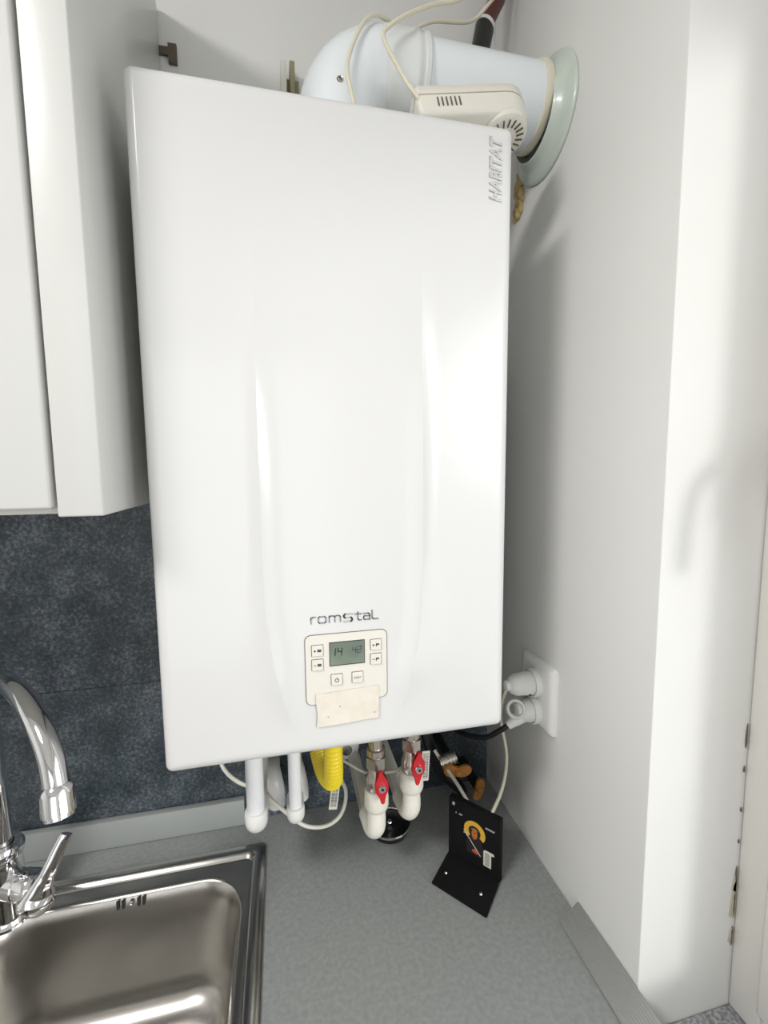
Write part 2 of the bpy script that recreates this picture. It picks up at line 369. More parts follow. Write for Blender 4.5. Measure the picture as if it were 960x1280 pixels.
# lever: spoon-shaped knob running into a flat blade that points up
P = catmull([(-.208, -.165, .050), (-.2, -.168, .062), (-.193, -.169, .080), (-.184, -.166, .098), (-.174, -.160, .120), (-.164, -.155, .140)], 6)
Rr = [.005, .011, .0150, .0175, .0185, .0188, .0185, .0178, .0168, .0155, .0142, .0128, .0116, .0106, .0099, .0094, .009, .0088, .0086, .0084, .0083, .0082, .0081, .008, .0079, .0078, .0077, .0076, .0075, .0073, .0065]
Rr = (Rr+[.007]*40)[:len(P)]; Rr = [r*(1.18 if i < 16 else 1.1) for i, r in enumerate(Rr)]
rings = []
out = V((.55, -.75, .25)).normalized()
for i, (p, r) in enumerate(zip(P, Rr)):
    t = (P[min(i+1, len(P)-1)]-P[max(i-1, 0)]).normalized(); nn = (out-t*out.dot(t)).normalized(); bb = t.cross(nn)
    th = max(.0038, r*.55) if i > 8 else r*.75
    rings.append([bm.verts.new(p+bb*(r*cos(2*pi*k/24))+nn*(th*sin(2*pi*k/24))) for k in range(24)])
for a, c in zip(rings, rings[1:]):
    for k in range(24): bm.faces.new((a[k], a[(k+1) % 24], c[(k+1) % 24], c[k]))
bm.faces.new(rings[0]); bm.faces.new(rings[-1])
obj('lever', bm, 'chrome', fa, True, 60)

# ================================================================== WALL CABINET
wc = thing('wall_cabinet', 'white kitchen wall cabinet left of the boiler', 'cabinet', (-.3, -.17, .587))
box('side_panel', (-.061, -.347, .5872), (-.0241, -.006, 1.31), 'cabinet', wc, .0015)
box('body', (-.66, -.325, .5885), (-.0615, -.012, 1.31), 'cab_edge', wc)
dr = box('door', (-.66, -.3475, .5945), (-.0655, -.3275, 1.31), 'cabinet', wc, .0025, 3)
# cabinet hanging hook behind
bm = bmesh.new(); bx(bm, (-.012, -.006, 1.235), (-.0, -.0005, 1.262)); bx(bm, (-.045, -.006, 1.245), (-.012, -.002, 1.256))
tag(obj('hanging_hook', bm, mat('rusty_steel', (.13, .11, .08), .6, .4)), 'small dark metal hook on the wall behind the cabinet top', 'hook')

# ================================================================== BOILER
W_, Z0, H_, D_ = .40, .298, .708, .302
bo = thing('gas_boiler', 'white wall-hung gas boiler with curved front above the worktop', 'boiler', (.2, -.15, Z0))
Z1 = Z0+H_
def lerp(a, b, t): return a+(b-a)*t
def sm(t): t = max(0, min(1, t)); return t*t*(3-2*t)
crz = [(.298, .152), (.3327, .1375), (.37, .1275), (.4049, .1205), (.43, .1163), (.4602, .1127), (.50, .1112), (.531, .1108), (.6496, .111), (.88, .1115), (1.1, .1115)]
def crease(z):
    for (a, xa), (b, xb) in zip(crz, crz[1:]):
        if z <= b: return lerp(xa, xb, (z-a)/(b-a))
    return crz[-1][1]
def smooth_crease(z): return sum(crease(z+dz) for dz in (-.02, -.01, 0, .01, .02))/5
def hgt(x, z):
    cl = smooth_crease(z); a = sm((.905-z)/.33)*sm((z-.322)/.075)
    wo = .019+.026*sm((.56-z)/.15); wi = .026
    h = 0
    for s, c in ((-1, cl), (1, .402-cl)):
        dd = (x-c)*s; wd = wo if dd > 0 else wi; t = abs(dd)/wd
        if t < 1: h = max(h, (1-t)**2)
    return .0055*a*h
us = []
def seq(a, b, n, p=1): return [a+(b-a)*(i/n)**p for i in range(n)]
edge = [0, .0006, .0014, .0024, .0036, .005, .0066, .0085, .0105, .013]
fz = [Z0+e for e in edge]+[Z0+.013+(H_-.026)*i/180 for i in range(1, 180)]+[Z1-e for e in reversed(edge)]
offs_o = [.045, .038, .031, .025, .020, .016, .012, .009, .0065, .0045, .003, .0018, .0008]
offs_i = [.0008, .0018, .003, .0045, .0065, .009, .012, .016, .021, .026]
rad, rc = .0125, .009
bm = bmesh.new(); grid = []
for z in fz:
    cl = smooth_crease(z); cr = .402-cl
    xs = edge+[lerp(.013, cl-.045, i/6) for i in range(1, 6)]+[cl-o_ for o_ in offs_o]+[cl]+[cl+o_ for o_ in offs_i]
    mid = [lerp(cl+.026, cr-.026, i/10) for i in range(1, 10)]
    xs += mid+[cr-o_ for o_ in reversed(offs_i)]+[cr]+[cr+o_ for o_ in reversed(offs_o)]+[lerp(cr+.045, .387, i/6) for i in range(1, 6)]+[.4-e for e in reversed(edge)]
    row = []
    for x in xs:
        # distance to the rounded outline
        px, pz = abs(x-.2), abs(z-(Z0+H_/2)); qx, qz = px-(.2-rc), pz-(H_/2-rc)
        X, Z = x, z
        if qx > 0 and qz > 0:
            q = max(qx, qz)/math.hypot(qx, qz); qx2, qz2 = qx*q, qz*q
            X = .2+math.copysign(.2-rc+qx2, x-.2); Z = Z0+H_/2+math.copysign(H_/2-rc+qz2, z-(Z0+H_/2)); s = rc-math.hypot(qx2, qz2)
        else: s = rc-max(qx, qz)
        y = -D_
        if s < rad: y += (rad-math.sqrt(max(0, rad*rad-(rad-s)**2)))*.9
        row.append(bm.verts.new((X, y-hgt(x, z), Z)))
    grid.append(row)
for a, b in zip(grid, grid[1:]):
    for i in range(len(a)-1): bm.faces.new((a[i], a[i+1], b[i+1], b[i]))
# skirt going back
loop = grid[0]+[r[-1] for r in grid[1:]]+list(reversed(grid[-1]))[1:]+[r[0] for r in reversed(grid)][1:-1]
bk = [bm.verts.new((v.co.x, -.035, v.co.z)) for v in loop]
for i in range(len(loop)):
    j = (i+1) % len(loop); bm.faces.new((loop[i], loop[j], bk[j], bk[i]))
obj('front_cover', bm, 'boiler', bo, True, 28)
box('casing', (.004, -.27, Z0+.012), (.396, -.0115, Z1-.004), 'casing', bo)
# letters
# brand word, bottom of letters rises a little less than the crease: straight line of metal letters
def stroke(bm, pts, t, z=.0008):
    m_ = fr(-D_)
    for (x0_, y0_), (x1_, y1_) in zip(pts, pts[1:]):
        d_ = V((x1_-x0_, y1_-y0_)).normalized(); e = d_*t*.42; n_ = V((-d_.y, d_.x))*t/2
        prism(bm, [(x0_-e.x-n_.x, y0_-e.y-n_.y), (x1_+e.x-n_.x, y1_+e.y-n_.y), (x1_+e.x+n_.x, y1_+e.y+n_.y), (x0_-e.x+n_.x, y0_-e.y+n_.y)], m_, -.0002, z)
def word(name, letters, m, t):
    for L in letters:
        bm = bmesh.new()
        for pl in L: stroke(bm, pl, t)
        obj(name, bm, m, bo)
bz, xh = .4545, .0072                                      # baseline and letter height
def off(x, pls): return [[(x+a, bz+b) for a, b in pl] for pl in pls]
ob = [(.0012, 0), (.0072, 0), (.0084, .0012), (.0084, xh-.0012), (.0072, xh), (.0012, xh), (0, xh-.0012), (0, .0012), (.0012, 0)]
word('brand_letter', [
    off(.1608, [[(0, 0), (0, xh)], [(0, xh-.0024), (.0018, xh), (.0050, xh)]]),
    off(.1690, [ob]),
    off(.1812, [[(0, 0), (0, xh)], [(0, xh-.0016), (.0014, xh), (.0050, xh), (.0064, xh-.0012), (.0064, 0)], [(.0064, xh-.0012), (.0078, xh), (.0112, xh), (.0126, xh-.0012), (.0126, 0)]]),
    off(.2106, [[(.0034, xh+.0022), (.0034, .0014), (.0046, 0), (.0072, 0)], [(0, xh), (.0074, xh)]]),
    off(.2206, [[(0, xh), (.0058, xh), (.0072, xh-.0014), (.0072, 0), (.0012, 0), (0, .0012), (0, .0030), (.0012, .0042), (.0072, .0042)]]),
    off(.2306, [[(0, xh+.0030), (0, .0014), (.0014, 0), (.0070, 0)]])], 'silver', .0013)
word('brand_letter', [off(.1975, [[(.0004, -.0004), (.0086, -.0004), (.0098, .0008), (.0098, .0026), (.0086, .0038), (.0016, .0038), (.0004, .0050), (.0004, .0066), (.0016, .0080), (.0100, .0080)]])], 'silverlight', .0020)
# HABITAT reads upwards
mt = fr(-D_-.0008) @ Matrix.Translation((.3835, .9235, 0)) @ Matrix.Rotation(R(90), 4, 'Z')
text_mesh('model_lettering', 'HABITAT', .02, .0005, .0004, mt, 'embossed', bo, fit=(.0665, .0140), shear=.2)
mt2 = fr(-D_-.0003) @ Matrix.Translation((.3840, .9230, 0)) @ Matrix.Rotation(R(90), 4, 'Z')
text_mesh('lettering_outline', 'HABITAT', .02, .0003, 0, mt2, 'silverlight', bo, fit=(.0676, .0150), shear=.2, offset=.0003)  # thin silver outline around the raised letters
# control panel
cp_ = bmesh.new(); prism(cp_, rrect(.1528, .2480, .3585, .4415, .007, 6), fr(-D_-.0002), 0, .0004); gp = obj('panel_groove', cp_, 'groove', bo)
cp_ = bmesh.new(); prism(cp_, rrect(.1536, .2472, .3593, .4407, .0065, 6), fr(-D_), 0, .0010); cp = obj('control_panel', cp_, 'panel', bo)
YP = -D_-.0010
def flat(name, poly, m, parent, y0=YP, h=.0006):
    bm = bmesh.new(); prism(bm, poly, fr(y0), -.0001, h); return obj(name, bm, m, parent)
flat('display_frame', rrect(.1797, .2222, .4022, .4322, .0006, 2), 'panel', cp, YP, .0005)
flat('display_frame', rrect(.1803, .2214, .4030, .4314, .0005, 2), 'lcdframe', cp, YP, .0006)
lcd = flat('display', rrect(.1812, .2206, .4042, .4304, .0004, 2), 'lcd', cp, YP, .0009)
def seg7(bm, x, z, w_, h_, segs, t=.0009, sl=.08):
    def bar(a, b, c, d2):
        prism(bm, [(a+sl*(c-z), c), (b+sl*(c-z), c), (b+sl*(d2-z), d2), (a+sl*(d2-z), d2)], fr(YP-.0009), -.0001, .0002)
    m_ = z+h_/2
    S = dict(a=(x, x+w_, z+h_-t, z+h_), g=(x, x+w_, m_-t/2, m_+t/2), d=(x, x+w_, z, z+t), f=(x, x+t, m_, z+h_), e=(x, x+t, z, m_), b=(x+w_-t, x+w_, m_, z+h_), c=(x+w_-t, x+w_, z, m_))
    for s in segs: bar(*S[s])
bm = bmesh.new(); seg7(bm, .1862, .4152, .0001, .0090, 'ef', .0012); seg7(bm, .1893, .4152, .0054, .0090, 'fgbc', .0012); obj('digits', bm, 'ink', cp)
bm = bmesh.new(); seg7(bm, .2062, .4162, .0046, .0080, 'fgbc'); seg7(bm, .2122, .4162, .0046, .0080, 'abged'); obj('digits', bm, mat('lcd_blue_grey', (.05, .06, .10), .5), cp)
def button(x, z, kind):
    s = .0062
    flat('button_gap', rrect(x-s-.0006, x+s+.0006, z-s-.0006, z+s+.0006, .0006, 2), 'groove', cp, YP, .00025)
    bm = bmesh.new(); bx(bm, (x-s, YP-.0018, z-s), (x+s, YP, z+s), .0004, 1); b = obj('button', bm, 'panel', cp)
    yb = YP-.0018
    bm = bmesh.new()
    def rect(a, c, b2, d2): prism(bm, [(x+a, z+b2), (x+c, z+b2), (x+c, z+d2), (x+a, z+d2)], fr(yb), -.0001, .0002)
    if kind in ('+r', '-r', '+t', '-t'):
        rect(-.0042, -.0018, -.0004, .0004)
        if kind[0] == '+': rect(-.0034, -.0026, -.0012, .0012)
        if kind[1] == 'r':
            for i in range(4): rect(.0000+i*.0011, .0008+i*.0011, -.0013, .0017)
            rect(-.0003, .0042, -.0009, -.0005); rect(-.0003, .0042, .0008, .0012)
        else:
            prism(bm, [(x-.0001, z-.0018), (x+.0012, z-.0018), (x+.0012, z+.0001), (x+.0034, z-.0006), (x+.0036, z+.0002), (x+.0040, z+.0009), (x+.0012, z+.0018), (x-.0001, z+.0018)], fr(yb), -.0001, .0002)
            rect(.0018, .0034, .0011, .0016)
    elif kind == 'p':
        for k in range(14):
            a0, a1 = R(125+290*k/14), R(125+290*(k+1)/14)
            prism(bm, [(x+.0018*cos(a0), z-.0003+.0018*sin(a0)), (x+.0025*cos(a0), z-.0003+.0025*sin(a0)), (x+.0025*cos(a1), z-.0003+.0025*sin(a1)), (x+.0018*cos(a1), z-.0003+.0018*sin(a1))], fr(yb), -.0001, .0002)
        rect(-.0004, .0004, 0, .0027)
    if kind == 'reset':
        bm.free(); text_mesh('button_symbol', 'RESET', .003, .0001, 0, fr(yb-.0001) @ Matrix.Translation((x-.0041, z-.001, 0)), 'inkgrey', cp, fit=(.0082, .0021))
    else: obj('button_symbol', bm, 'ink', cp)
for x, z, k in ((.167, .4231, '+r'), (.1668, .4063, '-r'), (.1883, .3868, 'p'), (.2123, .3870, 'reset'), (.2343, .4238, '+t'), (.2341, .4067, '-t')): button(x, z, k)
# piece of paper tape
bm = bmesh.new(); nx, nz = 10, 6; g = []
random.seed(2)
for j in range(nz+1):
    g.append([])
    for i in range(nx+1):
        u, v = i/nx, j/nz
        x = lerp(.1640, .2365, u)+.0012*sin(v*5)*(1-u)+.0009*(v); z = lerp(.3335, .3730, v)+.0030*(u-.5)*(1)
        y = YP-.0004-(.0005+.0007*abs(sin(u*4+v*3)))*(1 if (i in (0, nx) or j == 0) else .45)
        g[-1].append((x, y, z))
fa_, ba_ = [[bm.verts.new(p) for p in r] for r in g], [[bm.verts.new((p[0], p[1]+.0003, p[2])) for p in r] for r in g]
for j in range(nz):
    for i in range(nx):
        bm.faces.new((fa_[j][i], fa_[j][i+1], fa_[j+1][i+1], fa_[j+1][i])); bm.faces.new((ba_[j][i], ba_[j+1][i], ba_[j+1][i+1], ba_[j][i+1]))
for L1, L2 in ((fa_[0], ba_[0]), (fa_[-1], ba_[-1]), ([r[0] for r in fa_], [r[0] for r in ba_]), ([r[-1] for r in fa_], [r[-1] for r in ba_])):
    for i in range(len(L1)-1): bm.faces.new((L1[i], L1[i+1], L2[i+1], L2[i]))
tp = obj('tape_strip', bm, 'tape', None, True, 60); tag(tp, 'crinkled beige paper tape stuck across the lower edge of the control panel', 'tape')
bm = bmesh.new()
for x, z in ((.1905, .3535), (.1768, .3425), (.2312, .3415)): prism(bm, [(x, z), (x+.0012, z+.0004), (x+.0010, z+.0013), (x+.0002, z+.0011)], fr(YP-.0015), 0, .0002)
o = obj('tape_mark', bm, 'inkgrey', tp); o['kind'] = 'stuff'

# ================================================================== FLUE
fl_ = thing('flue_pipe', 'white flue elbow and pipe from the boiler top into the right wall', 'pipe', (.224, -.165, Z1))
FYc, FZc, FR = -.166, 1.133, .0500
bm = bmesh.new(); P = [(.222, FYc, Z1-.001), (.222, FYc, 1.071)]
cx0 = .222+.062
for k in range(13):
    a = R(180-90*k/12); P.append((cx0+.062*cos(a), FYc, 1.071+.062*sin(a)))
P += [(.318, FYc, FZc)]
tube(bm, P, [.0535]*len(P), 48); obj('elbow', bm, 'flue', fl_, True, 60)
turned('elbow_sleeve', [(.0525, -.040), (.0542, -.038), (.0548, -.025), (.0546, -.002), (.056, .0), (.056, .006), (.0545, .008), (.0545, .0115), (.056, .013), (.056, .018), (.053, .020), (.048, .020)], (.312, FYc, FZc), (1, 0, 0), 'fluecollar', fl_, 56)
turned('straight_pipe', [(.044, 0), (FR+.001, 0), (FR, .17), (FR, .172)], (.331, FYc, FZc), (1, 0, 0), 'flue', fl_, 56)
turned('sealing_ring', [(.0495, -.006), (.0525, -.005), (.0535, .0), (.0525, .004), (.0495, .005)], (.497, FYc, FZc), (1, 0, 0), 'cable', fl_, 48)
turned('wall_rosette', [(.0755, .0195), (.0758, .0175), (.0745, .0155), (.070, .0138), (.063, .011), (.057, .007), (.0535, .002), (.0515, .0), (.0495, .0), (.0495, .0195)], (.499, -.168, 1.118), (1, 0, 0), 'rosette', fl_, 64)
sd_ = V((.2166, -.215, 1.086)); nrm = (sd_-V((.2222+.0, FYc, 1.078))).normalized(); sp = V((.2222, FYc, 1.078))+nrm*.0532
sc_ = turned('screw', [(0, .0022), (.0018, .0022), (.0022, .0012), (.0036, .0018), (.0042, .0008), (.0043, -.001)], sp, nrm, 'nickel', fl_, 20)
bm = bmesh.new(); prism(bm, [(x_*.001, y_*.001) for x_, y_ in ((-.4, 2), (.4, 2), (.4, .4), (2, .4), (2, -.4), (.4, -.4), (.4, -2), (-.4, -2), (-.4, -.4), (-2, -.4), (-2, .4), (-.4, .4))], Matrix.Translation(sp+nrm*.0022) @ nrm.to_track_quat('Z', 'Y').to_matrix().to_4x4(), -.0005, .0003)
obj('screw_slot', bm, 'dark', fl_)
# foam under the rosette
bm = bmesh.new(); random.seed(7)
for k in range(26):
    y = -.101+random.uniform(-.010, .016); z = lerp(1.092, 1.026, k/25); r = random.uniform(.004, .0095)
    s = bmesh.ops.create_icosphere(bm, subdivisions=2, radius=r)
    for v in s['verts']: v.co = V((XR-.0015+v.co.x*.55, y+v.co.y, z+v.co.z*1.2))
fm = obj('foam_sealant', bm, 'foam', fl_, True, 80)

# gas detector lying on the boiler
gd = thing('gas_detector', 'cream plastic gas detector with vent slots lying on the boiler top', 'detector', (.37, -.25, Z1))
TM = Matrix.Translation((.3710, -.238, 1.0415)) @ Matrix.Rotation(R(-4), 4, 'Z') @ Matrix.Rotation(R(-8), 4, 'Y') @ Matrix.Rotation(R(-16), 4, 'X')
def dshape(x0, x1, h, r, rl):
    out = []
    for cx, cy, a0, rr_ in ((x1-r, h-r, 0, r), (x0+rl, h-rl, 90, rl), (x0+rl, -h+rl, 180, rl), (x1-r, -h+r, 270, r)):
        for k in range(9):
            a = R(a0+90*k/8); out.append((cx+rr_*cos(a), cy+rr_*sin(a)))
    return out
def dloops(bm, spec):
    L = [[TM @ V((x, y, z)) for x, y in dshape(-.072+i, .072-i, .036-i, .034-i, .006)] for z, i in spec]
    LL = loft(bm, L, cap=True); bm.faces.new(LL[0])
bm = bmesh.new(); dloops(bm, [(.0075, .0), (.018, .0), (.0195, .0015)]); obj('back_plate', bm, 'cream', gd, True, 50)
bm = bmesh.new(); dloops(bm, [(.0065, .003), (.0062, .0005), (-.010, .001), (-.0155, .0025), (-.018, .006)]); obj('front_housing', bm, 'cream', gd, True, 50)
bm = bmesh.new(); prism(bm, [(x, y) for x, y in dshape(-.0695, .0695, .0335, .0315, .005)], TM, .0060, .0080); obj('housing_seam', bm, 'brownslot', gd)
for k in range(6):
    bm = bmesh.new(); x = -.048+k*.0052
    bx(bm, (x, -.0362, -.009), (x+.0013, -.034, .0025), mtx=TM); obj('vent_slot', bm, 'brownslot', gd)
gc = V((.038, -.004, -.0175))
bm = bmesh.new(); lathe(bm, [(.0300, .002), (.0295, -.0035), (.0255, -.0062), (.0, -.007)], TM @ gc, TM.to_3x3() @ V((0, 0, 1)), 40); obj('grille', bm, 'cream', gd, True, 50)
for k in range(20):
    a = 2*pi*k/20; bm = bmesh.new()
    bx(bm, (.016, -.0006, -.0078), (.0245, .0006, -.0058), mtx=TM @ Matrix.Translation(gc) @ Matrix.Rotation(a, 4, 'Z')); obj('grille_slot', bm, 'brownslot', gd)

# cream cables at the top
cA = ctube('power_cable', [(.43, -.16, 1.285), (.371, -.2, 1.2181), (.335, -.21, 1.197), (.2963, -.226, 1.164), (.2768, -.2325, 1.1449), (.2655, -.236, 1.130), (.2680, -.242, 1.1118), (.2766, -.25, 1.0891), (.2866, -.26, 1.0629), (.2985, -.264, 1.046), (.303, -.262, 1.042)], .0024, 'cable', k=10)
tag(cA, 'cream cable coming down from the ceiling corner into the gas detector', 'cable')
cB = ctube('sensor_cable', [(.236, -.245, 1.008), (.2292, -.229, 1.060), (.2235, -.2275, 1.0915), (.229, -.226, 1.1157), (.2440, -.2195, 1.1499), (.2620, -.208, 1.1735), (.2838, -.192, 1.184), (.312, -.17, 1.195), (.3539, -.15, 1.2333), (.4215, -.12, 1.272), (.4513, -.12, 1.3009), (.49, -.10, 1.36)], .0024, 'cable', k=10)
tag(cB, 'thin cream cable looped over the white flue elbow', 'cable')
# dark riser in the corner
rp = thing('corner_riser', 'dark maroon riser pipe with black coupling behind the flue', 'pipe', (.45, -.08, 1.2))
bm = bmesh.new(); tube(bm, [(.4635, -.08, 1.306), (.4675, -.078, 1.318), (.488, -.072, 1.357), (.52, -.05, 1.45)], .0125, 20); obj('riser', bm, 'maroon', rp, True)
bm = bmesh.new(); tube(bm, [(.4430, -.085, 1.225), (.4555, -.082, 1.270), (.4640, -.080, 1.308)], [.0145, .0145, .015], 20); obj('coupling', bm, 'black', rp, True)
turned('clamp_ring', [(.0128, 0), (.016, .001), (.016, .006), (.0128, .007)], (.4625, -.08, 1.303), (.47, .05, .9), 'fluecollar', rp, 24)
# mounting bracket
mb = thing('wall_bracket', 'pale mounting bracket with olive plate above the boiler top', 'bracket', (.16, -.02, 1.1))
box('plate', (.1515, -.032, 1.10), (.1605, -.0005, 1.2465), 'cream', mb, .001)
box('plate', (.1655, -.024, 1.10), (.1735, -.0005, 1.254), 'olive', mb, .001)
box('cross_bar', (.12, -.010, 1.10), (.195, -.0005, 1.12), 'olive', mb)
box('cross_bar', (.155, -.012, 1.205), (.180, -.0005, 1.235), 'olive', mb)

# ================================================================== PIPES UNDER THE BOILER
def drop_pipe(x, y, r, rc_, ztop, zc, zb, label):
    t = thing('drain_pipe', label, 'pipe', (x, y, zb), 'white drop pipes under the boiler')
    bm = bmesh.new(); tube(bm, [(x, y, ztop), (x, y, zc)], r, 28); obj('tube', bm, 'pipe', t, True)
    turned('top_collar', [(r, .0), (r*1.18, .001), (r*1.18, .012), (r, .013)], (x, y, Z0-.016), (0, 0, 1), 'pipe', t, 28)
    # elbow: straight socket, then bend towards the wall
    bm = bmesh.new(); P = [V((x, y, zc+.004)), V((x, y, zc+.003)), V((x, y, zc)), V((x, y, zb+rc_+.006))]
    Rs = [r, rc_*.96, rc_, rc_]
    rb = rc_*1.02; n = 8
    for k in range(1, n+1):
        a = R(90*k/n); P.append(V((x, y+rb*(1-cos(a)), zb+rc_+.006-rb*sin(a)+.0)))
        Rs.append(rc_)
    P.append(V((x, y+rb+.03, P[-1].z))); Rs.append(rc_); P.append(V((x, y+rb+.031, P[-1].z))); Rs.append(r)
    P.append(V((x, -.0105, P[-1].z))); Rs.append(r)
    rings = tube(bm, P, Rs, 28); obj('elbow', bm, 'pprwhite' if False else 'pvc', t, True, 45)
    return t
drop_pipe(.0852, -.2, .0118, .0152, Z0+.01, .160, .134, 'thicker white drop pipe with elbow, left one under the boiler')
drop_pipe(.1385, -.2, .0088, .0124, Z0+.01, .156, .135, 'thinner white drop pipe with elbow, between thick pipe and yellow hose')
# yellow corrugated hose
bm = bmesh.new(); P = catmull([(.1915, -.218, Z0+.006), (.1905, -.219, .25), (.1905, -.218, .212), (.1895, -.206, .193), (.183, -.188, .190), (.177, -.165, .20), (.172, -.14, .222), (.168, -.09, .25), (.165, -.0108, .262)], 22)
Rs = [.0128+.0008*sin(i*2*pi/3.0) for i in range(len(P))]
tube(bm, P, Rs, 24); yh = obj('gas_hose', bm, 'yellow', None, True, 70); tag(yh, 'yellow corrugated gas hose bending back under the boiler', 'hose')
# valves
def valve(x, y, dz, label, rot):
    t = thing('shutoff_valve', label, 'valve', (x, y, .1), 'red shut-off valves under the boiler')
    q = lambda z: z+dz
    bm = bmesh.new(); tube(bm, [(x, y, Z0+.012), (x, y, q(.208))], .0105, 20); obj('stub', bm, 'nickel', t, True)
    turned('neck_ring', [(.0105, 0), (.0135, .001), (.0135, .010), (.0105, .011)], (x, y, q(.2175)), (0, 0, 1), 'nickel', t, 24)
    bm = bmesh.new(); hx = [(.0150*cos(R(60*k+15)), .0150*sin(R(60*k+15))) for k in range(6)]
    prism(bm, hx, Matrix.Translation((x, y, 0)), q(.200), q(.216)); obj('hex_nut', bm, 'nickel', t)
    turned('valve_body', [(.010, .205), (.0125, .200), (.0115, .190), (.0145, .183), (.0150, .170), (.0125, .158), (.0150, .150)], (x, y, dz), (0, 0, 1), 'nickel', t, 28)
    # red lever wing
    yv = y-.026
    bm = bmesh.new(); poly = [(-.0022, .0235), (.0028, .0235), (.0050, .0130), (.0092, .0085), (.0098, -.004), (.0072, -.0105), (.0036, -.0145), (.0030, -.0245), (-.0005, -.0262), (-.0030, -.0240), (-.0034, -.0145), (-.0078, -.0095), (-.0098, -.002), (-.0085, .0085), (-.0045, .0135)]
    mt_ = Matrix.Translation((x+.002, yv, q(.187))) @ Matrix(((1, 0, 0, 0), (0, 0, -1, 0), (0, 1, 0, 0), (0, 0, 0, 1))) @ Matrix.Rotation(R(rot), 4, 'Z')
    prism(bm, poly, mt_, -.002, .004); bmesh.ops.bevel(bm, geom=bm.edges[:], offset=.0011, segments=2, affect='EDGES')
    obj('lever', bm, 'red', t, True, 40)
    turned('stem', [(.006, 0), (.006, .02)], (x+.002, y-.004, q(.187)), (0, -1, 0), 'nickel', t, 16)
    turned('lever_nut', [(.0, .0022), (.0022, .0022), (.0024, .0044), (.0046, .0044), (.0056, .0016), (.0056, 0)], (x+.002, yv-.004, q(.187)), (0, -1, 0), 'chrome', t, 20, angle=25)
    turned('nut_recess', [(0, .0026), (.0023, .0026), (.0023, .0)], (x+.002, yv-.004, q(.187)), (0, -1, 0), 'black', t, 16)
    # white fitting with ribbed collar and elbow turning to the wall
    turned('fitting_collar', [(.0115, .167), (.0162, .1665), (.0172, .164), (.0172, .153), (.0178, .1525), (.0178, .141), (.0160, .136), (.0128, .134)], (x, y, dz), (0, 0, 1), 'pprwhite', t, 32)
    if rot < 0 or dz > .0: pass
    bm = bmesh.new(); P = [V((x, y, q(.140))), V((x, y, q(.135))), V((x, y, q(.122))), V((x, y, q(.1205))), V((x, y, q(.109)))]; Rs = [.0128, .0132, .0132, .0136, .0136]
    for k in range(1, 9):
        a = R(90*k/8); P.append(V((x-.004*(k/8), y+.0135*(1-cos(a)), q(.109)-.0135*sin(a)))); Rs.append(.0136)
    P += [V((x-.006, y+.04, q(.0955))), V((x-.006, y+.041, q(.0955))), V((x-.006, -.0108, q(.0955)))]; Rs += [.0136, .0115, .0115]
    tube(bm, P, Rs, 28); obj('elbow', bm, 'pprwhite', t, True, 50)
    return t
valve(.2535, -.2, .0, 'left shut-off valve with red lever and off-white elbow, hanging lower', 4)
valve(.3065, -.2, .0195, 'right shut-off valve with red lever and off-white elbow, hanging higher', -3)
# white pipe elbows at the wall behind, the first greyed to carry its shade
def wall_elbow(x, y, z, r, label, m='shadedplastic'):
    bm = bmesh.new(); P = catmull([(x, -.0108, z+.03), (x, -.03, z+.03), (x+.004, y, z+.022), (x+.008, y-.006, z), (x+.008, y-.006, z-.022)], 6)
    tube(bm, P, r, 20); o = obj('wall_elbow', bm, m, None, True, 50); tag(o, label, 'pipe fitting'); return o
wall_elbow(.100, -.048, .075, .0150, 'white plastic elbow, its shade put into a grey colour, at the slate wall behind the thick white pipe')
wall_elbow(.142, -.045, .078, .0125, 'white elbow at the slate wall behind the thin white pipe', 'pvc')
turned('wall_socket_ring', [(.010, 0), (.0125, .002), (.0125, .006), (.0235, .010), (.0245, .014), (.0245, .020), (.0, .020)], (.234, -.031, .116), (0, 1, 0), 'pvc', None, 32)
tag(bpy.data.objects['wall_socket_ring'], 'white round pipe cover on the wall behind the left red valve', 'pipe fitting')
# cables below
o = ctube('white_cable', [(.024, -.10, .20), (.0349, -.12, .1758), (.058, -.122, .150), (.0884, -.12, .1325), (.105, -.13, .118), (.1296, -.145, .1019), (.150, -.15, .086), (.1709, -.15, .0781), (.190, -.15, .0795), (.2057, -.15, .0906), (.2140, -.15, .110), (.2152, -.15, .1322), (.2082, -.146, .1502), (.203, -.13, .175), (.2, -.10, .21), (.198, -.0108, .23)], .0030, 'pprwhite', k=8)
tag(o, 'white cable sagging in a loop behind the white drop pipes', 'cable')
o = ctube('thin_cable', [(.158, -.12, .196), (.2112, -.155, .1843), (.235, -.168, .174), (.25, -.172, .169), (.28, -.172, .166), (.3024, -.165, .1662), (.34, -.13, .175), (.36, -.0108, .19)], .0022, 'pprwhite', k=8)
tag(o, 'thin pale cable running sideways behind the red valves', 'cable')
def barcode(name, c, w_, h_, ang, y, label, tilt=0):
    t = thing(name, label, 'tag', (c[0], y, c[1]))
    mt_ = Matrix.Translation((c[0], y, c[1])) @ Matrix(((1, 0, 0, 0), (0, 0, -1, 0), (0, 1, 0, 0), (0, 0, 0, 1))) @ Matrix.Rotation(R(ang), 4, 'Z')
    bm = bmesh.new(); prism(bm, [(-w_/2, -h_/2), (w_/2, -h_/2), (w_/2, h_/2), (-w_/2, h_/2)], mt_, 0, .0005); obj('paper', bm, 'tag', t)
    bm = bmesh.new(); random.seed(int(h_*1e5)); z = -h_*.40
    while z < h_*.40:
        hh = random.choice((.0006, .001, .0015))
        for a, b in ((-.36, .02), (.08, .36)):
            prism(bm, [(a*w_, z), (b*w_, z), (b*w_, z+hh), (a*w_, z+hh)], mt_, .0004, .0007)
        z += hh+random.choice((.0007, .001, .0013))
    obj('print', bm, 'inkgrey', t); return t
